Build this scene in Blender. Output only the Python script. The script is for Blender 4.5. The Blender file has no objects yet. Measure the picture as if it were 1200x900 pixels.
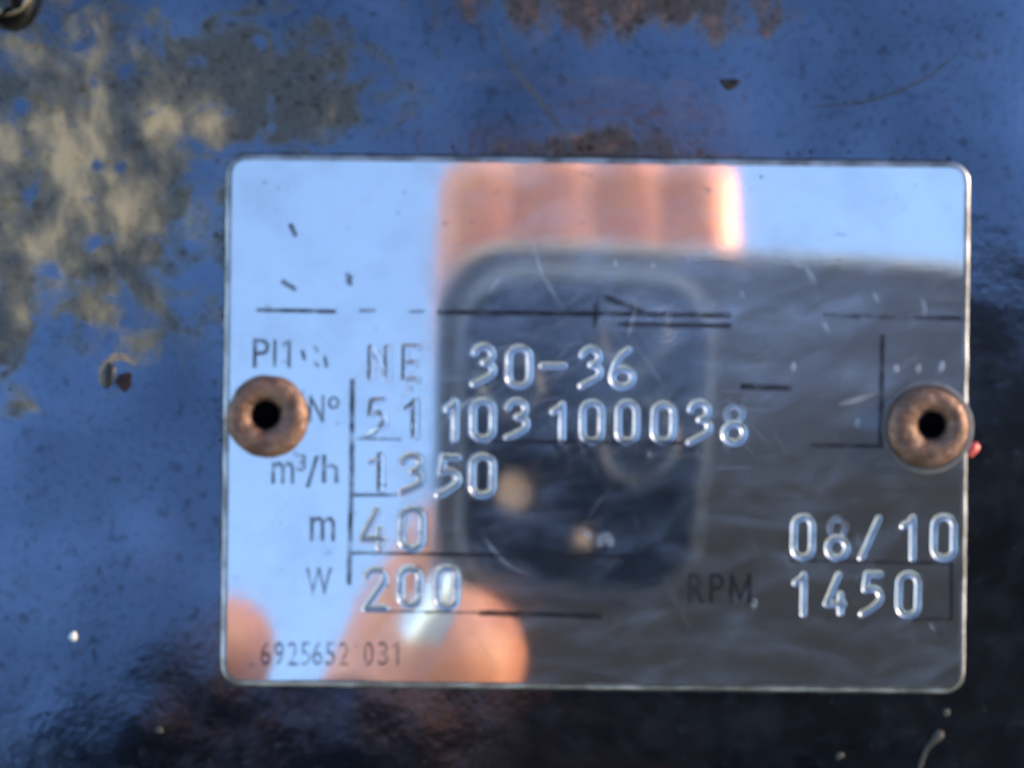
import bpy, bmesh, math, random
import numpy as np
from mathutils import Matrix, Vector
from mathutils import noise as mnoise

random.seed(4); np.random.seed(4)
R = math.radians
sc = bpy.context.scene
col = sc.collection

# ------------------------------------------------------------------ frame
# Local frame of the painted face: x right, y up along the face, z out of it.
# 1 unit = 1 metre; helper lengths below are written in millimetres.
PXMM = 0.06                      # millimetres on the face per photo pixel
TILT = R(50)                     # elevation of the face's outward normal
DIST = 125.0                     # camera to face, mm
F = Matrix(((1, 0, 0, 0),
            (0, math.sin(TILT), -math.cos(TILT), 0),
            (0, math.cos(TILT), math.sin(TILT), 1.1),
            (0, 0, 0, 1)))

# ------------------------------------------------------------------ camera
cam = bpy.data.cameras.new('camera')
cam.sensor_width = 36
cam.lens = 36 * DIST / (1200 * PXMM)
cam.clip_start = 0.002
cam.clip_end = 5000
cam.dof.use_dof = True
cam.dof.focus_distance = (DIST + 38.0) / 1000
cam.dof.aperture_fstop = cam.lens / 1.6
camo = bpy.data.objects.new('camera', cam)
col.objects.link(camo)
camo.matrix_world = F @ Matrix.Translation((0, 0, DIST / 1000))
sc.camera = camo

# ------------------------------------------------------------------ sky, sun, exposure
SUN = Vector((0.92, 0.08, 0.30)).normalized()
w = bpy.data.worlds.new('World'); sc.world = w; w.use_nodes = True
nt = w.node_tree
bg = nt.nodes['Background']
sky = nt.nodes.new('ShaderNodeTexSky')
sky.sky_type = 'NISHITA'; sky.sun_disc = False
sky.sun_elevation = math.asin(SUN.z)
sky.sun_rotation = math.atan2(SUN.x, SUN.y)
sky.air_density = 1.0; sky.dust_density = 0.3; sky.ozone_density = 1.5
nt.links.new(sky.outputs[0], bg.inputs[0])
bg.inputs[1].default_value = 0.15
sun = bpy.data.lights.new('sun', 'SUN')
sun.energy = 2.0; sun.angle = R(0.5); sun.color = (1.0, 0.72, 0.42)
suno = bpy.data.objects.new('sun', sun); col.objects.link(suno)
suno.rotation_euler = SUN.to_track_quat('Z', 'Y').to_euler()
vs = sc.view_settings
vs.view_transform = 'Standard'; vs.look = 'None'; vs.gamma = 1.0
vs.use_curve_mapping = False
vs.exposure = 2.2
sc.cycles.use_denoising = True
sc.cycles.use_adaptive_sampling = True; sc.cycles.adaptive_threshold = 0.03; sc.cycles.adaptive_min_samples = 16
sc.cycles.max_bounces = 4
sc.cycles.diffuse_bounces = 2; sc.cycles.glossy_bounces = 4; sc.cycles.transparent_max_bounces = 4
sc.cycles.caustics_reflective = True; sc.cycles.blur_glossy = 1.0; sc.cycles.caustics_refractive = False

# ------------------------------------------------------------------ helpers
def tag(o, label=None, cat=None, group=None, kind=None):
    if label: o['label'] = label
    if cat: o['category'] = cat
    if group: o['group'] = group
    if kind: o['kind'] = kind
    return o

def empty(name, local=Matrix.Identity(4)):
    o = bpy.data.objects.new(name, None); o.empty_display_size = 0.01
    col.objects.link(o); o.matrix_world = F @ local
    return o

def mesh_obj(name, verts_mm, faces, mat, parent=None, smooth=True, local=None):
    """verts in mm in the parent's frame (or the face frame when top level)"""
    me = bpy.data.meshes.new(name)
    v = np.asarray(verts_mm, dtype=float) * 0.001
    me.from_pydata([tuple(p) for p in v], [], [tuple(int(i) for i in f) for f in faces])
    me.update()
    if smooth:
        me.polygons.foreach_set('use_smooth', [True] * len(me.polygons))
    me.materials.append(mat)
    o = bpy.data.objects.new(name, me); col.objects.link(o)
    if parent is not None: o.parent = parent
    else: o.matrix_world = F @ (local or Matrix.Identity(4))
    return o

def grid_faces(nx, ny):
    i = np.arange(nx - 1); j = np.arange(ny - 1)
    I, J = np.meshgrid(i, j)
    a = (J * nx + I).ravel()
    return np.stack([a, a + 1, a + nx + 1, a + nx], 1)

def L(px, py):                   # photo pixel of a mark on the face -> mm on the face
    return ((px - 600) * PXMM, (450 - py) * PXMM)

class NT:
    """tiny node-tree writer"""
    def __init__(self, name):
        self.m = bpy.data.materials.new(name); self.m.use_nodes = True
        self.t = self.m.node_tree
        self.b = self.t.nodes['Principled BSDF']
        self.out = self.t.nodes['Material Output']
        self.c = None
    def n(self, kind, **kw):
        x = self.t.nodes.new(kind)
        for k, v in kw.items(): setattr(x, k, v)
        return x
    def put(self, inp, v):
        if hasattr(v, 'is_output'): self.t.links.new(v, inp)
        else: inp.default_value = v
    def coord(self):             # object coordinates in millimetres
        if self.c is None:
            tc = self.n('ShaderNodeTexCoord')
            vm = self.n('ShaderNodeVectorMath', operation='SCALE')
            self.t.links.new(tc.outputs['Object'], vm.inputs[0])
            vm.inputs['Scale'].default_value = 1000
            self.c = vm.outputs[0]
        return self.c
    def mapping(self, loc=(0, 0, 0), rot=0.0, scale=(1, 1, 1), vec=None, kind='TEXTURE'):
        m = self.n('ShaderNodeMapping', vector_type=kind)
        self.put(m.inputs['Vector'], vec or self.coord())
        m.inputs['Location'].default_value = loc
        m.inputs['Rotation'].default_value = (0, 0, rot)
        m.inputs['Scale'].default_value = scale
        return m.outputs[0]
    def noise(self, scale, detail=3, rough=0.55, vec=None, dist=0.0):
        x = self.n('ShaderNodeTexNoise')
        self.put(x.inputs['Vector'], vec or self.coord())
        x.inputs['Scale'].default_value = scale
        x.inputs['Detail'].default_value = detail
        x.inputs['Roughness'].default_value = rough
        x.inputs['Distortion'].default_value = dist
        return x.outputs['Fac']
    def math(self, op, a, b=0.0, clamp=False):
        x = self.n('ShaderNodeMath', operation=op, use_clamp=clamp)
        self.put(x.inputs[0], a); self.put(x.inputs[1], b)
        return x.outputs[0]
    def ramp(self, v, lo, hi, a=0.0, b=1.0):
        x = self.n('ShaderNodeMapRange', interpolation_type='SMOOTHSTEP')
        self.put(x.inputs[0], v)
        for k, q in zip((1, 2, 3, 4), (lo, hi, a, b)): x.inputs[k].default_value = q
        return x.outputs[0]
    def mix(self, f, a, b):
        x = self.n('ShaderNodeMix', data_type='RGBA')
        self.put(x.inputs[0], f)
        self.put(x.inputs[6], a if hasattr(a, 'is_output') else (*a, 1))
        self.put(x.inputs[7], b if hasattr(b, 'is_output') else (*b, 1))
        return x.outputs[2]
    def mixf(self, f, a, b):
        x = self.n('ShaderNodeMix', data_type='FLOAT')
        self.put(x.inputs[0], f); self.put(x.inputs[2], a); self.put(x.inputs[3], b)
        return x.outputs[0]
    def ell(self, px, py, rx, ry, rot=0.0):      # 1 at the centre, 0 at the rim (sizes in photo pixels)
        x, y = L(px, py)
        v = self.mapping((x, y, 0), rot, (rx * PXMM, ry * PXMM, 1e3))
        ln = self.n('ShaderNodeVectorMath', operation='LENGTH')
        self.t.links.new(v, ln.inputs[0])
        return self.math('SUBTRACT', 1.0, ln.outputs['Value'], clamp=False)
    def bump(self, h, strength, dist, normal=None):
        x = self.n('ShaderNodeBump')
        self.put(x.inputs['Height'], h)
        x.inputs['Strength'].default_value = strength
        x.inputs['Distance'].default_value = dist
        if normal: self.t.links.new(normal, x.inputs['Normal'])
        return x.outputs[0]
    def set(self, **kw):
        names = dict(color='Base Color', rough='Roughness', metal='Metallic', ior='IOR', alpha='Alpha',
                     normal='Normal', spec='Specular IOR Level', coat='Coat Weight', coat_rough='Coat Roughness',
                     sss='Subsurface Weight', sss_scale='Subsurface Scale', sss_rad='Subsurface Radius')
        for k, v in kw.items():
            i = self.b.inputs[names[k]]
            if k == 'color' and isinstance(v, tuple) and len(v) == 3: v = (*v, 1)
            self.put(i, v)
        return self.m

# ------------------------------------------------------------------ materials
def paint_material():
    k = NT('black_gloss_paint')
    n_big = k.noise(0.10, 1)
    n_mid = k.noise(0.55, 2)
    n_fin = k.noise(2.2, 2, 0.6)
    # mottled khaki patch at the upper left
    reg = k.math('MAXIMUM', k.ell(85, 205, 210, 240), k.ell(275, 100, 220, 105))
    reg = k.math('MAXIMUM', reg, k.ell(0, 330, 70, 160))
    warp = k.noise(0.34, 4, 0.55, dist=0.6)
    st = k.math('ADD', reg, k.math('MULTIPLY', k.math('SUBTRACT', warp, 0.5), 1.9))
    khaki = k.ramp(st, 0.0, 0.50)
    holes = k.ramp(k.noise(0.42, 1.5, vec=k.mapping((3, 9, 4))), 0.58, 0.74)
    khaki = k.math('MULTIPLY', khaki, k.math('SUBTRACT', 1.0, holes))
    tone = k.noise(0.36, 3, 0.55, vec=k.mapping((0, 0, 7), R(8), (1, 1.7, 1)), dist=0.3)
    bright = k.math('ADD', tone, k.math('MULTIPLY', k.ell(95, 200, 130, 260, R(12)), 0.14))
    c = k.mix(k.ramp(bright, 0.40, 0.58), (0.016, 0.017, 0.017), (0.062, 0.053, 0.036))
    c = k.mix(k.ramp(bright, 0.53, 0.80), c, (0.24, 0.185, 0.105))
    # rust creeping in at the top and above the plate
    streak = k.noise(0.5, 3, 0.6, vec=k.mapping((0, 0, 3), 0, (1, 2.2, 1)))
    ru = k.math('MAXIMUM', k.ell(735, -10, 270, 62), k.ell(705, 172, 125, 30))
    ru = k.math('ADD', ru, k.math('MULTIPLY', k.math('SUBTRACT', streak, 0.5), 2.0))
    rust = k.ramp(ru, 0.02, 0.58)
    rc = k.mix(k.ramp(k.noise(0.8, 3, vec=k.mapping((5, 1, 2))), 0.45, 0.72), (0.013, 0.006, 0.005), (0.062, 0.030, 0.021))
    # dull scuffs
    sf = None
    for a in ((630, 45, 30, 12, R(35)), (655, 92, 34, 11, 0), (712, 94, 34, 11, 0), (752, 100, 20, 9, 0),
              (560, 88, 40, 10, 0), (235, 400, 26, 18, 0)):
        e = k.ell(*a); sf = e if sf is None else k.math('MAXIMUM', sf, e)
    sf = k.math('ADD', sf, k.math('MULTIPLY', k.math('SUBTRACT', n_fin, 0.5), 1.6))
    spots = k.ramp(k.noise(1.05, 1.5, vec=k.mapping((2, 2, 9))), 0.58, 0.74)
    scuff = k.math('MAXIMUM', k.math('MULTIPLY', k.ramp(sf, 0.1, 0.6), 0.75), k.math('MULTIPLY', spots, 0.28))
    dusty = k.ramp(k.noise(0.30, 4, 0.65, vec=k.mapping((4, 4, 1))), 0.40, 0.75)
    base = k.mix(dusty, (0.0012, 0.0015, 0.0024), (0.0042, 0.0046, 0.0060))
    base = k.mix(scuff, base, (0.006, 0.007, 0.008))
    base = k.mix(rust, base, rc)
    base = k.mix(khaki, base, c)
    over = k.math('MAXIMUM', khaki, rust)
    ro = k.mixf(dusty, 0.13, 0.20)
    ro = k.mixf(scuff, ro, 0.42)
    ro = k.mixf(over, ro, 0.42)
    ior = k.mixf(over, k.ramp(k.noise(0.055, 2, vec=k.mapping((6, 1, 4))), 0.3, 0.7, 2.25, 3.35), 1.6)
    ior = k.math('MULTIPLY', ior, k.math('SUBTRACT', 1.0, k.math('MULTIPLY', k.math('ADD', spots, k.ramp(n_fin, 0.5, 0.75)), 0.16)))
    h = k.math('ADD', k.math('MULTIPLY', n_big, 0.30), k.math('MULTIPLY', n_mid, 0.020))
    h = k.math('ADD', h, k.math('MULTIPLY', n_fin, 0.0060))
    h = k.math('ADD', h, k.math('MULTIPLY', k.math('MULTIPLY', tone, over), 0.035))
    nm = k.bump(h, 1.0, 0.001)
    k.put(k.b.inputs['Specular Tint'], k.mix(over, (0.52, 0.67, 1.0), (1.0, 1.0, 1.0)))
    return k.set(color=base, rough=ro, ior=ior, normal=nm)

def plate_material(name='polished_plate_metal', lo=-0.02, hi=-0.07):
    k = NT(name)
    big = k.noise(0.045, 0.5)
    brushed = k.noise(1.0, 2, vec=k.mapping((0, 0, 0), R(1.5), (2.6, 0.10, 1)))
    smear = k.noise(1.0, 4, 0.6, vec=k.mapping((0, 0, 2), R(24), (5.5, 2.4, 1)))
    smear2 = k.noise(1.0, 3, 0.6, vec=k.mapping((0, 0, 5), R(-8), (9.0, 2.2, 1)))
    haze = k.math('MAXIMUM', k.ramp(smear, 0.46, 0.80), k.ramp(smear2, 0.46, 0.80))
    grime = k.ramp(k.noise(0.20, 5, 0.62, vec=k.mapping((1, 7, 3))), 0.42, 0.72)
    pits = k.ramp(k.noise(1.5, 0.5, vec=k.mapping((8, 3, 3))), 0.76, 0.80)
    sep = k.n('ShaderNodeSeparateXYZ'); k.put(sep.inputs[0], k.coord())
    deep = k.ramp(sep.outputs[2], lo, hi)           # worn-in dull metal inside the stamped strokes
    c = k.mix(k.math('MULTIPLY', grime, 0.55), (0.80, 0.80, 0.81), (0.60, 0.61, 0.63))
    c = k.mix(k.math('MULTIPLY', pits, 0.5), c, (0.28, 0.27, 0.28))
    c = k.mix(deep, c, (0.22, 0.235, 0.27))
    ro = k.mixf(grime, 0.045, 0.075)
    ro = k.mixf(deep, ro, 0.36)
    h = k.math('ADD', k.math('MULTIPLY', big, 0.10), k.math('MULTIPLY', brushed, 0.0007))
    nm = k.bump(h, 1.0, 0.001)
    k.set(color=c, rough=ro, metal=1.0, normal=nm)
    # scuffed film: the same metal with a wide lobe, carried by smears
    b2 = k.n('ShaderNodeBsdfPrincipled')
    k.put(b2.inputs['Base Color'], (0.46, 0.62, 0.92, 1)); b2.inputs['Metallic'].default_value = 1
    b2.inputs['Roughness'].default_value = 0.50
    fac = k.math('ADD', 0.035, k.math('MULTIPLY', haze, 0.11))
    worn = k.math('MAXIMUM', k.ell(712, 314, 500, 220, R(-6)), 0.0)
    fac = k.math('ADD', fac, k.math('MULTIPLY', k.math('MULTIPLY', worn, k.ramp(smear, 0.25, 0.75, 0.55, 1.35)), 0.19))
    mx = k.n('ShaderNodeMixShader')
    k.put(mx.inputs[0], fac)
    k.t.links.new(k.b.outputs[0], mx.inputs[1]); k.t.links.new(b2.outputs[0], mx.inputs[2])
    k.t.links.new(mx.outputs[0], k.out.inputs['Surface'])
    return k.m

def print_material(name, c, a_lo, a_hi, seed):
    k = NT(name)
    wv = k.noise(0.9, 4, 0.65, vec=k.mapping((seed, 3 * seed, 0)))
    return k.set(color=c, rough=0.45, alpha=k.ramp(wv, 0.30, 0.62, a_lo, a_hi), spec=0.15)

def copper_material():
    k = NT('tarnished_copper')
    a = k.noise(0.8, 4, 0.6); b = k.noise(2.6, 4, 0.6)
    c = k.mix(k.ramp(a, 0.38, 0.66), (0.060, 0.028, 0.017), (0.140, 0.074, 0.052))
    c = k.mix(k.ramp(b, 0.55, 0.75), c, (0.17, 0.13, 0.125))
    nm = k.bump(a, 0.7, 0.00030); nm = k.bump(b, 0.8, 0.00008, nm)
    return k.set(color=c, rough=k.ramp(b, 0.3, 0.7, 0.38, 0.62), metal=0.42, normal=nm)

def simple(name, c, rough, metal=0.0, bump=0.0, scale=1.0, c2=None, ior=1.5, **kw):
    k = NT(name)
    n = k.noise(scale, 4)
    cc = k.mix(k.ramp(n, 0.35, 0.65), c, c2 or tuple(x * 0.8 for x in c))
    k.set(color=cc, rough=rough, metal=metal, ior=ior, **kw)
    if bump: k.set(normal=k.bump(n, 0.5, bump))
    return k.m

PAINT = paint_material()
PLATE = plate_material()
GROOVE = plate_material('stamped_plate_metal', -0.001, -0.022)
DULLMETAL = simple('scraped_plate_metal', (0.66, 0.70, 0.78), 0.42, metal=1.0, alpha=0.24)
INK = print_material('worn_dark_print', (0.007, 0.007, 0.014), 0.16, 0.70, 2)
INKFAINT = print_material('faint_worn_print', (0.008, 0.008, 0.016), 0.0, 0.60, 5)
COPPER = copper_material()
HOLE = simple('dark_rivet_hole', (0.002, 0.002, 0.003), 0.9, spec=0.0)
RUSTY = simple('brown_primer', (0.022, 0.010, 0.009), 0.5, c2=(0.008, 0.005, 0.006), scale=3, bump=0.00003, spec=0.15)
CHIPANDSHADE = simple('dark_chip_and_shade', (0.005, 0.005, 0.008), 0.45, spec=0.3)
TANRIM = simple('tan_primer_edge', (0.20, 0.15, 0.10), 0.5, c2=(0.08, 0.06, 0.05), scale=3)
GLOSSBLACK = simple('gloss_black_drip', (0.004, 0.004, 0.005), 0.06, ior=1.5)
DULL = simple('dull_scratch', (0.004, 0.005, 0.007), 0.34, ior=2.0, alpha=0.45)
DRIPRUST = simple('thin_rust_run', (0.022, 0.018, 0.020), 0.28, c2=(0.006, 0.007, 0.010), scale=0.8, ior=2.1, alpha=0.6)
WHITEGRIT = simple('pale_grit', (0.42, 0.43, 0.45), 0.6)
FIBRE = simple('pale_dry_fibre', (0.045, 0.044, 0.042), 0.7, spec=0.2)
REDFLECK = simple('red_paint_fleck', (0.42, 0.06, 0.055), 0.35)
SKIN = simple('skin', (0.86, 0.36, 0.20), 0.42, c2=(0.74, 0.27, 0.15), scale=0.12, sss=0.0,
              sss_scale=0.004, sss_rad=(1.0, 0.35, 0.2))
NAIL = simple('finger_nail', (0.88, 0.88, 0.90), 0.08, ior=3.2)
SLEEVE = simple('dark_sleeve_cloth', (0.005, 0.005, 0.007), 0.9, spec=0.0)
PHONEBACK = simple('graphite_phone_glass', (0.075, 0.066, 0.058), 0.34)
PHONEEDGE = simple('phone_edge_metal', (0.42, 0.41, 0.40), 0.22, metal=1.0)
BUMPGLASS = simple('camera_glass', (0.003, 0.005, 0.012), 0.05)
TRIMMAT = simple('anodised_trim', (0.29, 0.32, 0.37), 0.3, metal=0.45)
LENSGLASS = simple('lens_glass', (0.004, 0.005, 0.009), 0.03, ior=1.7)
FLASHMAT = simple('flash_diffuser', (0.75, 0.52, 0.36), 0.4)

# ------------------------------------------------------------------ painted housing
RC = 1500.0
def sm(x): x = np.clip(x, 0, 1); return x * x * (3 - 2 * x)
def hz(x, y):
    x = np.asarray(x, float); y = np.asarray(y, float)
    z = -0.58 - (x - 6.0) ** 2 / (2 * RC)
    z = z + 0.030 * np.sin(x * 0.31 + 1.0) * np.sin(y * 0.27 + 0.4)
    z = z + 0.005 * np.sin(x * 0.9 + y * 0.5) * np.sin(y * 0.8 - 0.3 * x)
    ex = np.maximum(np.abs(x) - 96, 0); ey = np.maximum(np.abs(y) - 76, 0)
    z = z - (14 - np.sqrt(np.maximum(14 ** 2 - np.minimum(ex, 14) ** 2, 0)))
    z = z - (14 - np.sqrt(np.maximum(14 ** 2 - np.minimum(ey, 14) ** 2, 0)))
    return z
def axis(lim, fine, a, b):
    outer = np.arange(fine, lim, b)
    outer = np.append(outer[outer < lim - 0.01], lim)
    inner = np.arange(-fine, fine, a)
    return np.concatenate([-outer[::-1], inner[1:], outer])
ax, ay = axis(110, 42, 0.25, 0.8), axis(90, 32, 0.25, 0.8)
X, Y = np.meshgrid(ax, ay)
Z = hz(X, Y)
house = empty('pump_housing')
tag(house, 'glossy black painted metal housing face with a khaki patch and rust around the plate', 'housing')
V = np.stack([X.ravel(), Y.ravel(), Z.ravel()], 1)
nx, ny = len(ax), len(ay)
gf = grid_faces(nx, ny)
fcx, fcy = V[gf, 0].mean(1), V[gf, 1].mean(1)
bore_free = np.ones(len(gf), bool)
for (rx_, ry_) in ((312, 486), (1092, 498)):
    bx_, by_ = L(rx_, ry_); bore_free &= np.hypot(fcx - bx_, fcy - by_) > 1.25
FC = [tuple(f) for f in gf[bore_free]]
# skirt down to the back
ring = [i for i in range(nx)] + [j * nx + nx - 1 for j in range(1, ny)] + \
       [(ny - 1) * nx + i for i in range(nx - 2, -1, -1)] + [j * nx for j in range(ny - 2, 0, -1)]
b0 = len(V)
low = V[ring].copy(); low[:, 2] = -70
V = np.vstack([V, low])
for a in range(len(ring)):
    b = (a + 1) % len(ring)
    FC.append((ring[b], ring[a], b0 + a, b0 + b))
FC.append(tuple(b0 + a for a in range(len(ring)))[::-1])
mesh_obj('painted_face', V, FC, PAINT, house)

def ribbon(name, pts, width, mat, parent, lift=0.004, taper=True):
    P = np.array([L(*p) for p in pts])
    t = np.linspace(0, 1, len(P)); tt = np.linspace(0, 1, 40)
    xs = np.interp(tt, t, P[:, 0]); ys = np.interp(tt, t, P[:, 1])
    for _ in range(6):
        xs[1:-1] = (xs[:-2] + 2 * xs[1:-1] + xs[2:]) / 4; ys[1:-1] = (ys[:-2] + 2 * ys[1:-1] + ys[2:]) / 4
    dx, dy = np.gradient(xs), np.gradient(ys); ln = np.hypot(dx, dy) + 1e-9
    ww = width * PXMM / 2 * (np.sin(np.pi * np.clip(tt, 0.03, 0.97)) ** 0.5 if taper else 1)
    ww = ww * (0.8 + 0.4 * np.random.rand(40))
    v = []
    for s in (-1, -0.4, 0.4, 1):
        x = xs - dy / ln * ww * s; y = ys + dx / ln * ww * s
        v.append(np.stack([x, y, hz(x, y) + lift + (0.012 if abs(s) < 1 else 0)], 1))
    v = np.concatenate(v)
    f = []
    for r in range(3):
        for i in range(39):
            a = r * 40 + i; f.append((a, a + 1, a + 41, a + 40))
    return mesh_obj(name, v, f, mat, parent)

def dome(name, px, py, rx, ry, prof, mat, parent, rot=0.0, rough=0.0, seed=0, seg=28):
    """round relief on the face; prof = [(radius fraction, height mm)] from rim to centre"""
    cx, cy = L(px, py); v = []; f = []
    rs = random.Random(seed); ph = [rs.uniform(0, 6.3) for _ in range(4)]
    for (r, h) in prof:
        for i in range(seg):
            a = 2 * math.pi * i / seg
            q = 1 + rough * (math.sin(2 * a + ph[0]) * .5 + math.sin(3 * a + ph[1]) * .4 + math.sin(5 * a + ph[2]) * .25)
            x, y = rx * r * q * math.cos(a) * PXMM, ry * r * q * math.sin(a) * PXMM
            X_, Y_ = cx + x * math.cos(rot) - y * math.sin(rot), cy + x * math.sin(rot) + y * math.cos(rot)
            v.append((X_, Y_, float(hz(X_, Y_)) + h))
    for k in range(len(prof) - 1):
        for i in range(seg):
            j = (i + 1) % seg
            f.append((k * seg + i, k * seg + j, (k + 1) * seg + j, (k + 1) * seg + i))
    f.append(tuple((len(prof) - 1) * seg + i for i in range(seg)))
    return mesh_obj(name, v, f, mat, parent)

# large chip on the left: tan raised rim, brown floor, leaf of paint standing in it
ribbon('chip_rim', [(115, 452), (114, 436), (121, 424), (133, 418), (147, 419), (154, 427)], 9, TANRIM, house)
dome('chip_floor', 136, 441, 14, 15, [(1.0, 0.012), (0.6, 0.02), (0.2, 0.02)], PAINT, house, rough=0.2, seed=5)
dome('chip_primer', 142, 447, 11, 10, [(1.0, 0.02), (0.7, 0.09), (0.25, 0.11)], RUSTY, house, rough=0.25, seed=6)
dome('chip_flake', 124, 440, 7, 17, [(1.0, 0.02), (0.8, 0.17), (0.3, 0.26)], CHIPANDSHADE, house, rot=R(-12), rough=0.15, seed=7)
# small chip above the plate
dome('chip_floor', 857, 96, 9, 6, [(1.15, 0.0), (1.0, 0.03), (0.8, 0.07), (0.6, 0.02), (0.2, 0.02)], CHIPANDSHADE, house, rough=0.3, seed=8)
dome('chip_primer', 855, 101, 5, 3, [(1.0, 0.02), (0.6, 0.08), (0.2, 0.10)], RUSTY, house, rough=0.2, seed=9)
# black drip bead in the upper left corner
dome('paint_drip', 8, -8, 37, 41, [(1.0, 0.0), (0.985, 0.35), (0.93, 0.80), (0.82, 1.25), (0.66, 1.60), (0.45, 1.85), (0.2, 1.98), (0.05, 2.0)], GLOSSBLACK, house, rough=0.04, seed=2, seg=40)
ribbon('scratch', [(952, 124), (1010, 119), (1060, 104), (1100, 82), (1130, 55)], 5, DULL, house)
ribbon('rust_run', [(584, 30), (592, 60), (602, 80), (628, 110), (650, 138), (664, 160), (668, 178)], 7, DRIPRUST, house)
# crust of dirt packed against the plate's edges
rs = random.Random(11)
cr_v, cr_f = [], []
def blob(v, f, x, y, z, r, sq=0.6):
    b = len(v)
    for (lat, n) in ((-0.2, 6), (0.55, 6)):
        for i in range(n):
            a = 2 * math.pi * (i + 0.5 * (lat > 0)) / n
            q = r * rs.uniform(0.75, 1.25)
            v.append((x + q * math.cos(a) * math.cos(lat), y + q * math.sin(a) * math.cos(lat), z + q * sq * math.sin(lat)))
    v.append((x, y, z + r * sq))
    for i in range(6):
        j = (i + 1) % 6
        f.append((b + i, b + j, b + 6 + j, b + 6 + i)); f.append((b + 6 + i, b + 6 + j, b + 12))
for _ in range(170):
    side = rs.random()
    off = abs(rs.gauss(0, 6)) - 1
    if side < .40: px, py = rs.uniform(275, 1125), 181 + 5 * 0 - off
    elif side < .62: px, py = 262 - off * 0.7, rs.uniform(200, 800)
    elif side < .85: px, py = rs.uniform(275, 1120), 810 + off
    else: px, py = 1136 + off * .7, rs.uniform(200, 790)
    if side < .40: py += (px - 275) * 0.008
    x, y = L(px, py)
    blob(cr_v, cr_f, x, y, float(hz(x, y)) - 0.02, rs.uniform(0.04, 0.15))
tag(mesh_obj('dirt_crust', cr_v, cr_f, simple('packed_black_dirt', (0.003, 0.003, 0.004), 0.8, c2=(0.012, 0.010, 0.008), scale=0.5, spec=0.1), house), kind='stuff')

# ------------------------------------------------------------------ name plate
PC = (698.0, 496.5); ROLL = R(-0.62)
HX, HY, RAD = 26.2, 18.72, 1.45
pcx, pcy = L(*PC)
plate_m = Matrix.Translation((pcx / 1000, pcy / 1000, 0)) @ Matrix.Rotation(ROLL, 4, 'Z')
plate = empty('name_plate', plate_m)
tag(plate, 'polished metal name plate with stamped numbers riveted to the black housing', 'name plate')
ca, sa = math.cos(-ROLL), math.sin(-ROLL)
def Q(px, py):                   # photo pixel -> mm in the plate's own frame
    x, y = L(px, py); x -= pcx; y -= pcy
    return (x * ca - y * sa, x * sa + y * ca)

def sd_rr(x, y, hx, hy, r):
    qx, qy = np.abs(x) - hx + r, np.abs(y) - hy + r
    return np.minimum(np.maximum(qx, qy), 0) + np.hypot(np.maximum(qx, 0), np.maximum(qy, 0)) - r

# stamped characters: centre lines in a 20 x 43 box, y down
def arc(cx, cy, rx, ry, a0, a1, n=14):
    return [(cx + rx * math.cos(R(a0 + (a1 - a0) * i / n)), cy + ry * math.sin(R(a0 + (a1 - a0) * i / n))) for i in range(n + 1)]
G = {
 '0': [arc(10, 10, 10, 10, -180, 0) + arc(10, 33, 10, 10, 0, 180) + [(0, 10)]],
 '1': [[(2, 9), (8, 4), (10, 0), (10, 43)]],
 '2': [arc(10, 10, 9, 10, -170, 20) + [(0, 43), (20, 43)]],
 '3': [arc(9.5, 9.5, 9, 9.5, -170, 70), [(10, 18.5)] + arc(10, 27, 9.5, 8.5, -60, 50) + [(9, 38), (0, 43)]],
 '4': [[(14, 0), (0, 33), (20, 33)], [(16.5, 22), (16.5, 43)]],
 '5': [[(19, 0), (5, 0), (3, 17)] + arc(9.5, 25, 10, 9.5, -110, 55) + [(8, 39), (0, 43)]],
 '6': [[(16, 0), (9, 6), (3, 16), (0, 30)] + arc(10, 32.5, 10, 10.5, -180, 180, 24)],
 '8': [arc(10, 32, 10.5, 10.5, -180, 180, 24), arc(10, 10, 8.5, 9, -215, 35, 18)],
 'N': [[(0, 43), (0, 0), (20, 43), (20, 0)]],
 'E': [[(18, 0), (0, 0), (0, 43), (18, 43)], [(0, 21), (14, 21)]],
 '-': [[(0, 22), (20, 22)]],
 '/': [[(20, 0), (0, 43)]],
}
chars = []                       # (char, left px, top px, right px, bottom px, depth mm)
def add(s, boxes, d=0.10):
    for ch, b in zip(s, boxes): chars.append((ch, *b, d))
add('NE', [(431, 404, 457, 448), (471, 403, 493, 449)], 0.045)
add('30-36', [(552, 402, 582, 454), (593, 404, 624, 456), (632, 402, 664, 454), (678, 405, 707, 456), (714, 406, 745, 457)])
add('51', [(428, 466, 454, 515), (471, 467, 489, 515)], 0.05)
add('103100038', [(518, 467, 537, 518), (551, 466, 581, 518), (591, 466, 621, 517), (642, 470, 662, 520), (679, 468, 708, 521),
                  (721, 468, 749, 521), (763, 470, 792, 521), (805, 468, 835, 522), (846, 470, 875, 523)])
add('1', [(430, 530, 449, 578)], 0.055)
add('350', [(467, 530, 497, 581), (510, 532, 541, 584), (550, 531, 581, 584)])
add('40', [(421, 593, 452, 646), (467, 593, 498, 647)])
add('200', [(425, 664, 455, 717), (466, 663, 495, 713), (509, 662, 538, 716)])
add('08/10', [(927, 602, 955, 657), (967, 603, 995, 658), (1006, 604, 1033, 658), (1052, 603, 1073, 658), (1091, 602, 1121, 658)])
add('1450', [(926, 670, 945, 723), (965, 670, 992, 722), (1007, 669, 1036, 723), (1050, 669, 1079, 725)])

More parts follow.
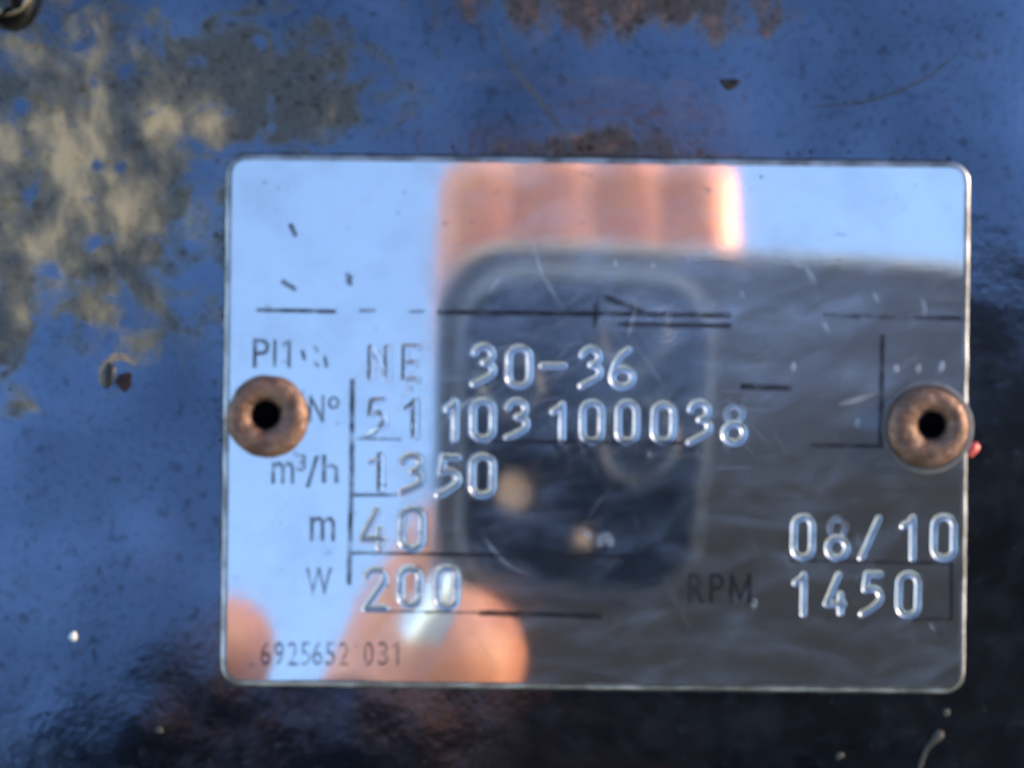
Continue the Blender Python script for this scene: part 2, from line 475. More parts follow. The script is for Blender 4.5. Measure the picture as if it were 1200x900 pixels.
GS = 0.24                        # sheet grid, mm
SUB = 6                          # stamped cells are refined six-fold
nxs, nys = 219, 157
INX, INY = HX - 0.45, HY - 0.45  # sheet stops inside the rounded rim
gx = (np.arange(nxs) - (nxs - 1) / 2) * GS
gy = (np.arange(nys) - (nys - 1) / 2) * GS
owner = np.full((nys - 1, nxs - 1), -1, int)
SR = 0.215                       # half width of a stamped stroke, mm
cells = []
for ci, (ch, x0, y0, x1, y1, dep) in enumerate(chars):
    half = SR / PXMM
    l, t = Q(x0 + half, y0 + half); r_, b_ = Q(x1 - half, y1 - half)
    strokes = []
    for s in G[ch]:
        W_ = 10.0 if ch == '1' else 20.0
        strokes.append(np.array([(l + (r_ - l) * p[0] / W_, t + (b_ - t) * p[1] / 43.0) for p in s]))
    allp = np.concatenate(strokes)
    m_ = SR + 0.16
    i0 = int(math.floor((allp[:, 0].min() - m_ - gx[0]) / GS)); i1 = int(math.ceil((allp[:, 0].max() + m_ - gx[0]) / GS))
    j0 = int(math.floor((allp[:, 1].min() - m_ - gy[0]) / GS)); j1 = int(math.ceil((allp[:, 1].max() + m_ - gy[0]) / GS))
    # never claim a neighbour's cell
    while (owner[j0:j1, i0] >= 0).any(): i0 += 1
    while (owner[j0, i0:i1] >= 0).any(): j0 += 1
    while (owner[j1 - 1, i0:i1] >= 0).any(): j1 -= 1
    owner[j0:j1, i0:i1] = ci
    cells.append((i0, i1, j0, j1, strokes))

XS, YS = np.meshgrid(gx, gy)
sd = sd_rr(XS, YS, INX, INY, RAD - 0.45)
# snap vertices just outside the outline onto it
e = 1e-3
gxx = (sd_rr(XS + e, YS, INX, INY, RAD - .45) - sd_rr(XS - e, YS, INX, INY, RAD - .45)) / (2 * e)
gyy = (sd_rr(XS, YS + e, INX, INY, RAD - .45) - sd_rr(XS, YS - e, INX, INY, RAD - .45)) / (2 * e)
out = sd > 0
VX = np.where(out, XS - gxx * sd, XS); VY = np.where(out, YS - gyy * sd, YS)
near = sd < GS * 1.0
fc = grid_faces(nxs, nys)
flat_owner = owner.ravel()
inside_any = (~out).ravel()
ok = np.all(near.ravel()[fc] | inside_any[fc], axis=1) & inside_any[fc].any(axis=1)
ok &= (flat_owner < 0)
# holes for the rivets' bores
cfx, cfy = XS.ravel()[fc].mean(1), YS.ravel()[fc].mean(1)
for (rx_, ry_) in ((312, 486), (1092, 498)):
    bx_, by_ = Q(rx_, ry_); ok &= np.hypot(cfx - bx_, cfy - by_) > 1.25
mesh_obj('sheet', np.stack([VX.ravel(), VY.ravel(), np.zeros(nxs * nys)], 1), fc[ok], PLATE, plate)

def seg_dist(PX_, PY_, s):
    d = np.full(PX_.shape, 1e9)
    for a, b in zip(s[:-1], s[1:]):
        vx, vy = b - a; ll = vx * vx + vy * vy + 1e-12
        t = np.clip(((PX_ - a[0]) * vx + (PY_ - a[1]) * vy) / ll, 0, 1)
        d = np.minimum(d, np.hypot(PX_ - a[0] - t * vx, PY_ - a[1] - t * vy))
    return d
kinds = {'-': 'stamped_hyphen', '/': 'stamped_slash', 'N': 'stamped_letter', 'E': 'stamped_letter'}
for ci, ((ch, x0, y0, x1, y1, dep), (i0, i1, j0, j1, strokes)) in enumerate(zip(chars, cells)):
    n1, n2 = (i1 - i0) * SUB + 1, (j1 - j0) * SUB + 1
    xx = np.linspace(gx[i0], gx[i1], n1); yy = np.linspace(gy[j0], gy[j1], n2)
    XX, YY = np.meshgrid(xx, yy)
    h = np.zeros(XX.shape)
    for si, s in enumerate(strokes):
        d = seg_dist(XX, YY, s)
        k = dep * (0.4 if (ch == '8' and si == 1) else 1.0)
        # stamp pressed unevenly: deeper towards the foot of most characters
        k = k * (0.78 + 0.35 * np.clip((yy.max() - YY) / (yy.max() - yy.min()), 0, 1))
        k = k * (1 + 0.22 * np.sin(XX * 5.1 + ci * 1.7) * np.sin(YY * 3.7 + ci * 2.3) + 0.10 * np.sin(XX * 13 + YY * 11 + ci))
        g = -k * np.clip(1 - (d / SR) ** 2, 0, None) + 0.004 * np.exp(-((d - SR - 0.03) / 0.05) ** 2)
        h = np.where(g < 0, np.minimum(h, g), np.where(h < 0, h, np.maximum(h, g)))
    fade = np.minimum.reduce([XX - xx[0], xx[-1] - XX, YY - yy[0], yy[-1] - YY])
    h = h * sm(fade / 0.09)
    mesh_obj(kinds.get(ch, 'stamped_digit'), np.stack([XX.ravel(), YY.ravel(), h.ravel()], 1), grid_faces(n1, n2), GROOVE if dep > 0.07 else PLATE, plate)

# rounded rim running round the sheet, a little uneven
def rr_outline(hx, hy, r, n=10, m=60):
    p = []
    for (cx, cy, a0, sx, sy, ex, ey) in ((hx - r, hy - r, 0, 1, 1, -(hx - r), hy), (-(hx - r), hy - r, 90, -1, 1, -hx, -(hy - r)),
                                         (-(hx - r), -(hy - r), 180, -1, -1, hx - r, -hy), (hx - r, -(hy - r), 270, 1, -1, hx, hy - r)):
        for i in range(n + 1):
            a = R(a0 + 90 * i / n); p.append((cx + r * math.cos(a), cy + r * math.sin(a), math.cos(a), math.sin(a)))
        lx, ly = p[-1][0], p[-1][1]
        for i in range(1, m):
            t = i / m; p.append((lx + (ex - lx) * t, ly + (ey - ly) * t, math.cos(R(a0 + 90)), math.sin(R(a0 + 90))))
    return p
o = rr_outline(INX, INY, RAD - 0.45)
prof = [(0.0, 0.0), (0.14, 0.003), (0.22, 0.002), (0.31, -0.018), (0.385, -0.075), (0.43, -0.17), (0.45, -0.28), (0.44, -0.55)]
v, f = [], []
for (x, y, nx_, ny_) in o:
    nz = mnoise.noise(Vector((x * 0.55, y * 0.55, 3))) * 0.05 + mnoise.noise(Vector((x * 2.1, y * 2.1, 8))) * 0.03
    for q, (r_, z_) in enumerate(prof):
        r2 = r_ * (1 + (nz * 2.2 if q > 2 else 0)); v.append((x + nx_ * r2, y + ny_ * r2, z_))
n_ = len(prof)
for i in range(len(o)):
    j = (i + 1) % len(o)
    for q in range(n_ - 1): f.append((i * n_ + q, i * n_ + q + 1, j * n_ + q + 1, j * n_ + q))
mesh_obj('rolled_edge', v, f, simple('worn_edge_metal', (0.34, 0.345, 0.36), 0.36, metal=1.0, c2=(0.15, 0.145, 0.14), scale=0.45), plate)
v = [(x + a * .44, y + b * .44, -0.55) for (x, y, a, b) in o]
mesh_obj('back_face', v, [tuple(range(len(v)))[::-1]], PLATE, plate, smooth=False)

# contact shade round the plate's edge, painted as a dark uneven strip
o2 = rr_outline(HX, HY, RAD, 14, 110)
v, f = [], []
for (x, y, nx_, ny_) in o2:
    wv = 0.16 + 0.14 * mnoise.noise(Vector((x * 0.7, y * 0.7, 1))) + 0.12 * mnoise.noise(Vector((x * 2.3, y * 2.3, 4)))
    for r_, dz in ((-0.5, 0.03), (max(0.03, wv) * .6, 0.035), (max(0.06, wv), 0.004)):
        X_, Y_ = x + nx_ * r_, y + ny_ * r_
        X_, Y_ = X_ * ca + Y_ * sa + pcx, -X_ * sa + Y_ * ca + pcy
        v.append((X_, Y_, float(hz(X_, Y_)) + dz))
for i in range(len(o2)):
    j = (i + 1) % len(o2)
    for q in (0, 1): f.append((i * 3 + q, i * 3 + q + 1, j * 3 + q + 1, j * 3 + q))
mesh_obj('contact_shade', v, f, CHIPANDSHADE, house)

# print: thin ink film standing 6 microns proud of the metal
glyphs = {}
def glyph(ch):
    if ch == '1' and ch not in glyphs:
        glyphs[ch] = (np.array([(0.62, 0, 0), (1, 0, 0), (1, 1, 0), (0.70, 1, 0), (0, 0.80, 0), (0.10, 0.70, 0), (0.62, 0.85, 0)]), [(0, 1, 2, 3, 6), (3, 4, 5, 6)])
    if ch == 'M' and ch not in glyphs:
        glyphs[ch] = (np.array([(0, 0, 0), (.19, 0, 0), (.19, 1, 0), (0, 1, 0), (.81, 0, 0), (1, 0, 0), (1, 1, 0), (.81, 1, 0),
                                (.19, .68, 0), (.5, .28, 0), (.81, .68, 0), (.5, .02, 0), (.19, 1, 0), (.81, 1, 0)]),
                      [(0, 1, 8, 12, 3), (4, 5, 6, 13, 10), (12, 8, 11, 9), (13, 9, 11, 10)])
    if ch not in glyphs:
        cu = bpy.data.curves.new('glyph', 'FONT'); cu.body = ch; cu.size = 1; cu.resolution_u = 4; cu.offset = 0.006
        ob = bpy.data.objects.new('glyph', cu); col.objects.link(ob)
        dg = bpy.context.evaluated_depsgraph_get()
        me = bpy.data.meshes.new_from_object(ob.evaluated_get(dg))
        vv = np.array([p.co[:] for p in me.vertices]); ff = [tuple(p.vertices) for p in me.polygons]
        bpy.data.objects.remove(ob); bpy.data.curves.remove(cu); bpy.data.meshes.remove(me)
        mn, mx = vv.min(0), vv.max(0); vv = (vv - mn) / np.maximum(mx - mn, 1e-6)
        glyphs[ch] = (vv, ff)
    return glyphs[ch]
def print_char(name, ch, x0, y0, x1, y1, mat):
    vv, ff = glyph(ch)
    l, b = Q(x0, y1); r_, t = Q(x1, y0)
    P = np.stack([l + vv[:, 0] * (r_ - l), b + vv[:, 1] * (t - b), np.full(len(vv), 0.006)], 1)
    return mesh_obj(name, P, ff, mat, plate, smooth=False)
def print_line(x0, y0, x1, y1, width, mat, name='printed_line'):
    (a, b), (c, d) = Q(x0, y0), Q(x1, y1)
    ln = math.hypot(c - a, d - b); ux, uy = (c - a) / ln, (d - b) / ln; n = max(4, int(ln / 0.4)); v = []
    for i in range(n + 1):
        t = i / n
        for s in (-1, 1):
            h_ = width * PXMM / 2 * (1 + 0.18 * mnoise.noise(Vector((t * ln * 1.7, s * 5 + x0, y0 * 0.1))))
            v.append((a + (c - a) * t - uy * s * h_, b + (d - b) * t + ux * s * h_, 0.005))
    f = [(2 * i, 2 * i + 2, 2 * i + 3, 2 * i + 1) for i in range(n)]
    return mesh_obj(name, v, f, mat, plate, smooth=False)

for (x0, y0, x1, y1, wd, mt) in (
    (300, 363, 394, 365, 5, INK), (421, 364, 440, 364, 4, INKFAINT), (480, 365, 498, 365, 3, INKFAINT),
    (512, 366, 735, 368, 6, INK), (735, 368, 857, 370, 6, INK), (724, 380, 857, 382, 6, INK), (965, 370, 1130, 373, 6, INKFAINT),
    (413, 444, 412, 560, 6, INK), (412, 560, 409, 686, 6, INK),
    (418, 514, 470, 515, 3, INKFAINT), (575, 517, 800, 519, 4, INK), (950, 522, 1036, 523, 5, INKFAINT),
    (412, 580, 466, 580, 4, INK), (411, 648, 560, 650, 4, INK), (560, 650, 745, 653, 5, INK), (925, 657, 1116, 660, 4, INKFAINT),
    (430, 716, 560, 718, 3, INK), (560, 718, 706, 722, 7, INK), (1060, 725, 1116, 726, 4, INKFAINT),
    (1115, 660, 1115, 726, 5, INK), (1034, 392, 1032, 521, 6, INK), (868, 453, 928, 455, 7, INK),
    (700, 345, 696, 384, 6, INKFAINT), (700, 345, 760, 368, 6, INKFAINT)):
    print_line(x0, y0, x1, y1, wd, mt)
for (x0, y0, x1, y1, wd) in ((340, 262, 347, 277, 6), (330, 329, 347, 340, 6), (406, 320, 411, 335, 6), (405, 332, 413, 323, 4), (354, 410, 357, 422, 4), (368, 405, 373, 413, 4), (368, 424, 374, 430, 4), (380, 417, 383, 431, 4)):
    print_line(x0, y0, x1, y1, wd, INK, 'printed_fragment')
for ch, b, mt in (('P', (296, 397, 316, 431), INK), ('I', (320, 398, 324, 430), INK), ('1', (330, 398, 341, 431), INK),
                  
                  ('N', (362, 463, 380, 495), INK), ('°', (384, 464, 398, 480), INK),
                  ('m', (318, 541, 345, 567), INK), ('3', (348, 532, 359, 552), INK), ('/', (358, 534, 374, 571), INK), ('h', (377, 533, 397, 566), INK),
                  ('m', (363, 605, 393, 634), INK), ('W', (358, 665, 389, 697), INK),
                  ('R', (806, 672, 826, 707), INK), ('P', (831, 672, 849, 707), INK), ('M', (854, 672, 881, 708), INK), ('.', (882, 703, 887, 708), INK)):
    print_char('printed_letter' if ch.isalpha() else 'printed_sign', ch, *b, mt)
for ch, x in zip('6925652031', (305, 321, 337, 352, 366, 381, 397, 426, 443, 459)):
    print_char('printed_digit', ch, x, 752, x + (12 if ch != '1' else 9), 780, INKFAINT)

def scrape(pts, width):
    P = np.array([Q(*p) for p in pts]); t = np.linspace(0, 1, len(P)); tt = np.linspace(0, 1, 16)
    xs = np.interp(tt, t, P[:, 0]); ys = np.interp(tt, t, P[:, 1])
    for _ in range(3):
        xs[1:-1] = (xs[:-2] + 2 * xs[1:-1] + xs[2:]) / 4; ys[1:-1] = (ys[:-2] + 2 * ys[1:-1] + ys[2:]) / 4
    dx, dy = np.gradient(xs), np.gradient(ys); ln = np.hypot(dx, dy) + 1e-9
    ww = width * PXMM / 2 * np.sin(np.pi * np.clip(tt, 0.02, 0.98))
    v = [(xs[i] - dy[i] / ln[i] * ww[i] * q, ys[i] + dx[i] / ln[i] * ww[i] * q, 0.003 if q else 0.009) for i in range(16) for q in (-1, 0, 1)]
    f = [(i * 3 + q, i * 3 + 3 + q, i * 3 + 4 + q, i * 3 + 1 + q) for i in range(15) for q in (0, 1)]
    mesh_obj('scratch', v, f, DULLMETAL, plate)
for pts, wd in (([(564, 624), (576, 642), (596, 664), (628, 677)], 3), ([(944, 310), (950, 322), (958, 336)], 4), ([(930, 304), (938, 314)], 4),
                ([(1080, 348), (1084, 360), (1083, 372)], 4), ([(963, 376), (973, 391)], 4), ([(1022, 340), (1032, 358)], 3),
                ([(982, 474), (1000, 470), (1030, 460)], 7), ([(866, 338), (872, 350)], 3), ([(624, 284), (634, 320), (660, 362)], 3),
                ([(746, 352), (742, 372), (736, 396)], 5), ([(470, 392), (440, 425), (404, 452)], 4), ([(500, 405), (478, 452), (462, 492)], 4),
                ([(560, 462), (540, 476), (515, 500)], 5), ([(572, 345), (582, 330), (590, 322)], 4), ([(1088, 728), (1096, 742)], 3),
                
                ([(350, 300), (420, 240), (470, 190)], 2), ([(300, 640), (330, 600), (345, 570)], 2)):
    scrape(pts, wd)
hv, hf = [], []
rh = random.Random(21)
for _ in range(260):
    if rh.random() < 0.75: px, py = rh.gauss(740, 150), rh.gauss(430, 90)
    else: px, py = rh.uniform(290, 1110), rh.uniform(210, 780)
    if not (290 < px < 1110 and 205 < py < 785): continue
    a_ = R(rh.choice((-62, -58, 35, 42, 8, -5, 12)) + rh.gauss(0, 7)); ln = min(6.0, 0.8 + rh.expovariate(1 / 1.4)); wd = rh.uniform(0.02, 0.055)
    x, y = Q(px, py); b = len(hv); cv = rh.uniform(-0.12, 0.12)
    for i in range(7):
        t = i / 6 - 0.5; u_ = ln * t; w_ = ln * cv * (t * t - .25); q = wd / 2 * (1 - (2 * t) ** 2 * .9)
        cx_, cy_ = x + u_ * math.cos(a_) - w_ * math.sin(a_), y + u_ * math.sin(a_) + w_ * math.cos(a_)
        hv += [(cx_ + math.sin(a_) * q, cy_ - math.cos(a_) * q, .003), (cx_ - math.sin(a_) * q, cy_ + math.cos(a_) * q, .003)]
    hf += [(b + 2 * i, b + 2 * i + 2, b + 2 * i + 3, b + 2 * i + 1) for i in range(6)]
tag(mesh_obj('hairline_scratches', hv, hf, DULLMETAL, plate), kind='stuff')
for (px, py, r_) in ((689, 627, 5), (713, 632, 9), (703, 634, 6), (930, 430, 4), (1005, 495, 4), (1050, 432, 5), (1076, 432, 5), (1103, 430, 5), (761, 532, 4), (721, 309, 4), (765, 311, 3), (884, 707, 4)):
    cx_, cy_ = Q(px, py)
    r_ *= rs.uniform(0.7, 1.0); el_ = rs.uniform(0.9, 1.9); sk_ = rs.uniform(-0.5, 0.5)
    v = [(cx_ + r_ * PXMM * q * (math.cos(2 * math.pi * i / 10) * .8 + sk_ * math.sin(2 * math.pi * i / 10)), cy_ + r_ * el_ * PXMM * q * math.sin(2 * math.pi * i / 10), z_) for q, z_ in ((1, .003), (.6, .03)) for i in range(10)]
    mesh_obj('nick', v, [(i, (i + 1) % 10, 10 + (i + 1) % 10, 10 + i) for i in range(10)] + [tuple(range(10, 20))], DULLMETAL, plate)

# ------------------------------------------------------------------ hollow rivets
def rivet(px, py, label, seed, rad, hole_off, wob):
    cx, cy = L(px, py)
    root = empty('hollow_rivet', Matrix.Translation((cx / 1000, cy / 1000, 0)))
    tag(root, label, 'rivet', 'rivets holding the plate')
    prof = [(1.0, 0.0), (1.0, .10), (.985, .26), (.95, .44), (.89, .60), (.80, .72), (.70, .77), (.60, .75), (.51, .66), (.43, .50), (.37, .28), (.335, 0.0), (.32, -.4)]
    seg = 72; v = []; f = []
    for k, (r_, z_) in enumerate(prof):
        for i in range(seg):
            a = 2 * math.pi * i / seg
            nz = mnoise.noise(Vector((math.cos(a) * 1.3, math.sin(a) * 1.3, seed))) + 0.4 * mnoise.noise(Vector((math.cos(a) * 4, math.sin(a) * 4, seed)))
            t = max(0.0, (r_ - 0.33) / 0.67)
            q = rad * r_ * (1 + wob * nz * t)
            ox, oy = hole_off[0] * PXMM * (1 - t), -hole_off[1] * PXMM * (1 - t)
            dz = 0.05 * mnoise.noise(Vector((q * math.cos(a) * 1.2, q * math.sin(a) * 1.2, seed + 5))) * (1 if z_ > .2 else 0)
            v.append((q * math.cos(a) + ox, q * math.sin(a) + oy, z_ + dz))
    for k in range(len(prof) - 1):
        for i in range(seg):
            j = (i + 1) % seg; f.append((k * seg + i, k * seg + j, (k + 1) * seg + j, (k + 1) * seg + i))
    mesh_obj('head', v, f, COPPER, root)
    v = []; f = []
    for r_, z_ in ((.325, .06), (.315, -.2), (.30, -.50)):
        for i in range(24):
            a = 2 * math.pi * i / 24; v.append((rad * r_ * math.cos(a) + hole_off[0] * PXMM, rad * r_ * math.sin(a) - hole_off[1] * PXMM, z_))
    for k in range(2):
        for i in range(24):
            j = (i + 1) % 24; f.append((k * 24 + i, k * 24 + j, (k + 1) * 24 + j, (k + 1) * 24 + i))
    f.append(tuple(48 + i for i in range(24)))
    mesh_obj('bore', v, f, HOLE, root)
    return root
rivet(314, 488, 'copper coloured hollow rivet at the unit column, left end of the plate', 1.0, 2.92, (-2, -2), 0.055)
rv = rivet(1087, 501, 'copper coloured hollow rivet with a pressed ring, right end of the plate', 9.0, 2.86, (5, -3), 0.022)
v = []; f = []
for r_, z_ in ((2.85, .02), (2.9, .05), (3.0, .06), (3.1, .045), (3.2, .012), (3.25, .004)):
    for i in range(64):
        a = 2 * math.pi * i / 64; v.append((r_ * math.cos(a), r_ * math.sin(a), z_))
for k in range(5):
    for i in range(64):
        j = (i + 1) % 64; f.append((k * 64 + j, k * 64 + i, (k + 1) * 64 + i, (k + 1) * 64 + j))
mesh_obj('pressed_ring', v, f, simple('dull_ring_metal', (0.16, 0.15, 0.15), 0.45, metal=1.0, scale=1.5), rv)

# ------------------------------------------------------------------ loose bits on the paint
def bit(name, px, py, rx, ry, h, mat, label, cat, rot=0.0, seed=0, rough=0.2, lift=0.0):
    cx, cy = L(px, py)
    o_ = dome(name, px, py, rx, ry, [(0.8, lift - 0.01), (1.0, lift + h * .35), (0.85, lift + h * .75), (0.45, lift + h), (0.12, lift + h * 1.05)], mat, None, rot, rough, seed, 16)
    return tag(o_, label, cat)
bit('grit_grain', 82, 748, 4.6, 6.2, 0.35, WHITEGRIT, 'single white grit grain on the paint left of the plate', 'grit', R(20), 1)
bit('paint_fleck', 1141, 527, 7.5, 10, 0.5, REDFLECK, 'small red paint fleck beside the right rivet', 'fleck', R(-25), 2, lift=0.25)
bit('dirt_crumb', 986, 888, 5, 4, 0.2, FIBRE, 'pale grey dirt crumb below the plate near the lower edge', 'crumb', R(30), 3)
bit('dirt_crumb', 1112, 837, 4, 5, 0.2, FIBRE, 'tiny grey crumb just under the plate\'s lower right corner', 'crumb', R(30), 4)
bit('dirt_crumb', 184, 858, 5, 4, 0.2, FIBRE, 'grey crumb on the dark paint below the plate\'s lower left', 'crumb', R(10), 5)
# fibre with a knobbed end
pts = [(1078, 912, 0.15), (1082, 895, 0.2), (1087, 880, 0.35), (1094, 870, 0.55), (1100, 863, 0.6)]
v, f = [], []
rad_ = [0.13, 0.14, 0.15, 0.20, 0.36]
P = [Vector((*L(a, b), float(hz(*L(a, b))) + c)) for a, b, c in pts]
P.append(P[-1] + Vector((0.22, 0.22, 0.02))); rad_.append(0.28); P.append(P[-1] + Vector((0.10, 0.12, 0))); rad_.append(0.05)
for i, p in enumerate(P):
    d = (P[min(i + 1, len(P) - 1)] - P[max(i - 1, 0)]).normalized(); s = d.cross(Vector((0, 0, 1))).normalized(); u = s.cross(d)
    for q in range(10):
        a = 2 * math.pi * q / 10; v.append(tuple(p + (s * math.cos(a) + u * math.sin(a)) * rad_[i]))
for i in range(len(P) - 1):
    for q in range(10):
        r_ = (q + 1) % 10; f.append((i * 10 + q, i * 10 + r_, i * 10 + 10 + r_, i * 10 + 10 + q))
f.append(tuple(range(10))[::-1]); f.append(tuple(len(P) * 10 - 10 + q for q in range(10)))
tag(mesh_obj('plant_fibre', v, f, FIBRE), 'pale dry fibre with a knobbed end below the plate\'s lower right corner', 'fibre')
# specks of dust over paint and plate
dv, df = [], []
for _ in range(420):
    px, py = rs.uniform(0, 1200), rs.uniform(0, 900)
    x, y = L(px, py)
    on = abs(px - 698) < 430 and abs(py - 496) < 306
    if on and rs.random() < 0.6: continue
    blob(dv, df, x, y, 0.0 if on else float(hz(x, y)), min(0.14, 0.035 + rs.expovariate(1 / 0.022)), 0.5)
tag(mesh_obj('dust_specks', dv, df, simple('grey_dust', (0.030, 0.030, 0.030), 0.8, spec=0.1)), 'scattered tiny pale dust specks on the paint and the plate', 'dust', kind='stuff')

# ------------------------------------------------------------------ phone that takes the picture (seen mirrored in the plate)
PHR = R(-3.2)
phm = Matrix.Translation((0, 0, DIST / 1000)) @ Matrix.Rotation(PHR, 4, 'Z')
phone = empty('phone', phm)
tag(phone, 'dark phone held flat over the plate, mirrored in it with its camera block', 'phone')
def rbox(name, x0, x1, y0, y1, r, z0, z1, bev, mat, parent):
    cx, cy, hx, hy = (x0 + x1) / 2, (y0 + y1) / 2, (x1 - x0) / 2, (y1 - y0) / 2
    v = []; f = []; lay = []
    for (ins, z) in ((bev, z0), (bev * .3, z0 + bev * .3), (0, z0 + bev), (0, z1 - bev), (bev * .3, z1 - bev * .3), (bev, z1)):
        o_ = rr_outline(hx - ins, hy - ins, r - ins, 10, 4)
        lay.append(len(o_)); v += [(cx + p[0], cy + p[1], z) for p in o_]
    n = lay[0]
    for k in range(5):
        for i in range(n):
            j = (i + 1) % n; f.append((k * n + i, k * n + j, k * n + n + j, k * n + n + i))
    f.append(tuple(range(n))[::-1]); f.append(tuple(5 * n + i for i in range(n)))
    return mesh_obj(name, v, f, mat, parent, smooth=False)
rbox('frame', -10.8, 136, -57.5, 20.5, 10.5, 3.9, 10.9, 0.9, PHONEEDGE, phone)
rbox('back_glass', -10.0, 135.2, -56.7, 19.7, 9.8, 3.6, 4.4, 0.15, PHONEBACK, phone)
rbox('screen', -10.0, 135.2, -56.7, 19.7, 9.8, 10.4, 11.1, 0.15, BUMPGLASS, phone)
cb = rbox('camera_block', -6.3, 27.5, -28.5, 15.6, 8.6, 1.7, 4.0, 0.7, BUMPGLASS, phone)
rbox('camera_block_trim', -7.9, 29.1, -30.1, 17.2, 10.0, 2.3, 3.85, 0.9, TRIMMAT, cb)
def lens(x, y, r, z0=0.9):
    v = []; f = []
    prof = [(r, 1.9), (r, z0 + .2), (r - .25, z0), (r - .8, z0), (r - .9, z0 + .15)]
    for q, z in prof:
        for i in range(40):
            a = 2 * math.pi * i / 40; v.append((x + q * math.cos(a), y + q * math.sin(a), z))
    for k in range(len(prof) - 1):
        for i in range(40):
            j = (i + 1) % 40; f.append((k * 40 + j, k * 40 + i, k * 40 + 40 + i, k * 40 + 40 + j))
    ring_ = mesh_obj('lens_ring', v, f, PHONEEDGE, cb)
    v = [(x + (r - .88) * math.cos(2 * math.pi * i / 40), y + (r - .88) * math.sin(2 * math.pi * i / 40), z0 + .12) for i in range(40)]
    mesh_obj('lens_glass', v, [tuple(range(40))[::-1]], LENSGLASS, cb, smooth=False)
lens(0, 0, 4.6); lens(18.5, -6.5, 6.0); lens(17.0, 7.5, 5.2)
def disc(name, x, y, r, z, mat, parent):
    v = [(x + r * math.cos(2 * math.pi * i / 32), y + r * math.sin(2 * math.pi * i / 32), z) for i in range(32)]
    v += [(p[0], p[1], z + .5) for p in v]
    f = [tuple(range(32))[::-1]] + [(i, (i + 1) % 32, 32 + (i + 1) % 32, 32 + i) for i in range(32)]
    mesh_obj(name, v, f, mat, parent, smooth=False)
disc('flash', 0.6, -14.8, 2.5, 1.55, FLASHMAT, cb)
disc('sensor', 11.0, -21.2, 1.3, 1.58, FLASHMAT, cb)

# ------------------------------------------------------------------ hands (seen mirrored in the plate)
def sphere(v, f, c, r, n=8, m=12):
    b = len(v)
    v.append((c[0], c[1], c[2] - r))
    for i in range(1, n):
        a = -math.pi / 2 + math.pi * i / n
        for j in range(m):
            t = 2 * math.pi * j / m
            v.append((c[0] + r * math.cos(a) * math.cos(t), c[1] + r * math.cos(a) * math.sin(t), c[2] + r * math.sin(a)))
    v.append((c[0], c[1], c[2] + r)); e_ = len(v) - 1
    for j in range(m):
        k = (j + 1) % m
        f.append((b, b + 1 + k, b + 1 + j)); f.append((e_, e_ - m + j, e_ - m + k))
        for i in range(n - 2):
            p = b + 1 + i * m; f.append((p + j, p + k, p + m + k, p + m + j))
def body(name, chains, mat, parent, voxel=1.3):
    """one continuous surface grown round tapered joint chains [(x,y,z,r), ...] in mm"""
    v, f = [], []
    for ch in chains:
        for a, b in zip(ch[:-1], ch[1:]):
            A, B = np.array(a, float), np.array(b, float)
            n = max(2, int(np.linalg.norm(B[:3] - A[:3]) / (0.35 * min(a[3], b[3]))))
            for i in range(n + 1):
                q = A + (B - A) * i / n; sphere(v, f, q[:3], q[3])
    o_ = mesh_obj(name, v, f, mat, None)
    md = o_.modifiers.new('remesh', 'REMESH'); md.mode = 'VOXEL'; md.voxel_size = voxel / 1000
    s_ = o_.modifiers.new('smooth', 'SMOOTH'); s_.iterations = 4
    dg = bpy.context.evaluated_depsgraph_get()
    me = bpy.data.meshes.new_from_object(o_.evaluated_get(dg))
    o_.modifiers.clear(); old = o_.data; o_.data = me; bpy.data.meshes.remove(old)
    me.polygons.foreach_set('use_smooth', [True] * len(me.polygons))
    if not me.materials: me.materials.append(mat)
    o_.name = name
    if parent is not None:
        o_.parent = parent; o_.matrix_basis = Matrix.Identity(4); o_.matrix_parent_inverse = Matrix.Identity(4)
    return o_
def M(px, py, z):                # a point at height z that mirrors at this photo pixel
    k = PXMM * (DIST + z) / DIST
    return ((px - 600) * k, (450 - py) * k, z)
def nail(c, along, out_, lx, ly, parent):
    a = Vector(along).normalized(); n = Vector(out_).normalized(); n = (n - a * n.dot(a)).normalized(); s = n.cross(a)
    v = []; f = []; c = Vector(c)
    for i in range(9):
        for j in range(9):
            x, y = (i - 4) / 4, (j - 4) / 4
            x2, y2 = x * math.sqrt(1 - y * y / 2), y * math.sqrt(1 - x * x / 2)
            v.append(tuple(c + a * x2 * lx + s * y2 * ly + n * (0.5 - 1.3 * y2 * y2 - 0.5 * x2 * x2)))
    for i in range(8):
        for j in range(8): f.append((i * 9 + j, i * 9 + 9 + j, i * 9 + 10 + j, i * 9 + 1 + j))
    return mesh_obj('finger_nail', v, f, NAIL, parent)

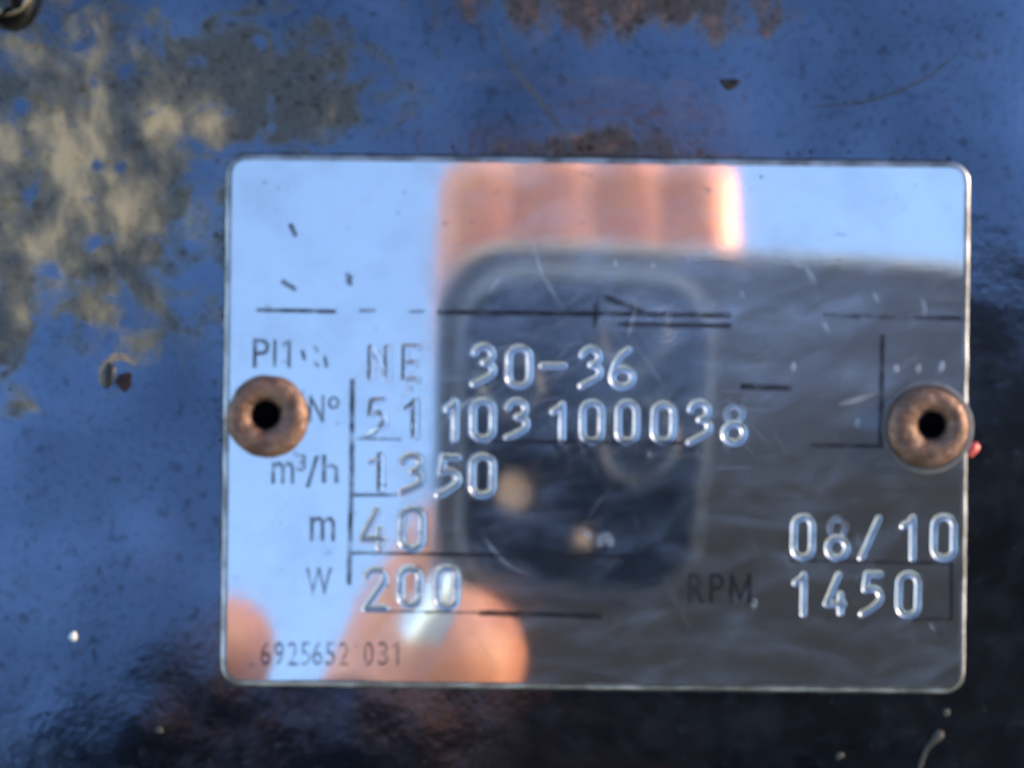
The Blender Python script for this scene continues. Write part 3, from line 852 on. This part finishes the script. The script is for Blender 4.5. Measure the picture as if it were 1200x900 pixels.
def P4(px, py, z, r): return (*M(px, py, z), r)
hand = empty('hand')
tag(hand, 'bare hand gripping the phone\'s lower left corner, mirrored in the plate', 'hand')
palm = P4(210, 1080, 146, 24)
body('palm_and_fingers', [
    [P4(526, 776, 115, 10.8), P4(480, 850, 116, 11.8), P4(390, 950, 124, 12), P4(250, 1060, 140, 15)],          # index finger on the phone's back
    [P4(262, 755, 122, 7.2), P4(230, 840, 124, 8.4), P4(175, 950, 130, 9.6), palm],                              # raised middle finger
    [P4(175, 865, 128, 7.4), P4(140, 930, 130, 8.4), P4(110, 1010, 134, 9.4), palm],                             # ring finger
    [P4(70, 900, 132, 6.4), P4(60, 980, 134, 7.4), P4(80, 1080, 140, 8.6), palm],                                # little finger
    [P4(585, 600, 149, 8.2), P4(540, 635, 150, 9.2), P4(480, 740, 152, 10.2), P4(430, 900, 152, 13), palm],       # thumb over the screen
    [palm, P4(120, 1140, 150, 23), P4(300, 1150, 150, 22), palm],
    [palm, P4(60, 1300, 165, 24), P4(-120, 1500, 185, 27), P4(-400, 1850, 220, 34)],
], SKIN, hand)
tip = Vector(M(526, 776, 115)); base = Vector(M(480, 850, 116)); dirn = (tip - base).normalized()
side = Vector((-dirn.y, dirn.x, 0)).normalized()
outn = (side * 0.66 + Vector((0, 0, -0.75))).normalized()
nail(tip + dirn * 4.0 + outn * 9.9, dirn, outn, 7.6, 4.4, hand)
body('sleeve', [[P4(40, 985, 136, 15), P4(110, 878, 130, 13.5), P4(185, 870, 126, 11), P4(300, 915, 124, 12.8), P4(420, 918, 111, 15), P4(490, 928, 110, 14.5)],
    [P4(40, 985, 140, 22), P4(210, 1080, 146, 30), P4(420, 1060, 140, 26), P4(520, 1040, 132, 18)],
    [P4(210, 1080, 146, 30), P4(60, 1300, 165, 31), P4(-120, 1500, 185, 33), P4(-400, 1850, 220, 40), P4(-700, 2200, 260, 46)]], SLEEVE, hand, 3.0)

hand2 = empty('hand')
tag(hand2, 'bare hand raised behind the phone\'s top edge, mirrored pink in the plate', 'hand')
z2 = 190; k2 = PXMM * (DIST + z2) / DIST
def fin(x, ytip, r): return [(x, ytip, z2, r * .86), (x, ytip - 24, z2 - 1, r), (x * .98 + .2, ytip - 50, z2, r * 1.06), (x * .92 + 1, -18, z2 + 6, r * 1.15)]
body('palm_and_fingers', [fin(-4.4, 33.8, 9.3), fin(8.0, 34.6, 9.6), fin(20.4, 34.4, 9.5), fin(32.4, 33.6, 9.0),
    [(-3, -22, z2 + 8, 11), (33, -22, z2 + 8, 10), (26, -55, z2 + 14, 13), (4, -55, z2 + 14, 15), (-3, -22, z2 + 8, 11)],
    [(14, -40, z2 + 12, 14), (18, -80, z2 + 16, 18), (60, -105, z2 + 24, 22), (150, -125, z2 + 40, 27)],
    [(0, -52, z2 + 14, 13), (2, -44, z2 + 22, 10), (12, -34, z2 + 30, 8.5), (22, -24, z2 + 30, 7.5)]], SKIN, hand2)
body('sleeve', [[(16, -98, z2 + 10, 27), (60, -108, z2 + 20, 33), (150, -128, z2 + 36, 38), (280, -150, z2 + 60, 44)]], SLEEVE, hand2, 3.0)  # made-up sleeve, widened and run under the phone to block reflected sky
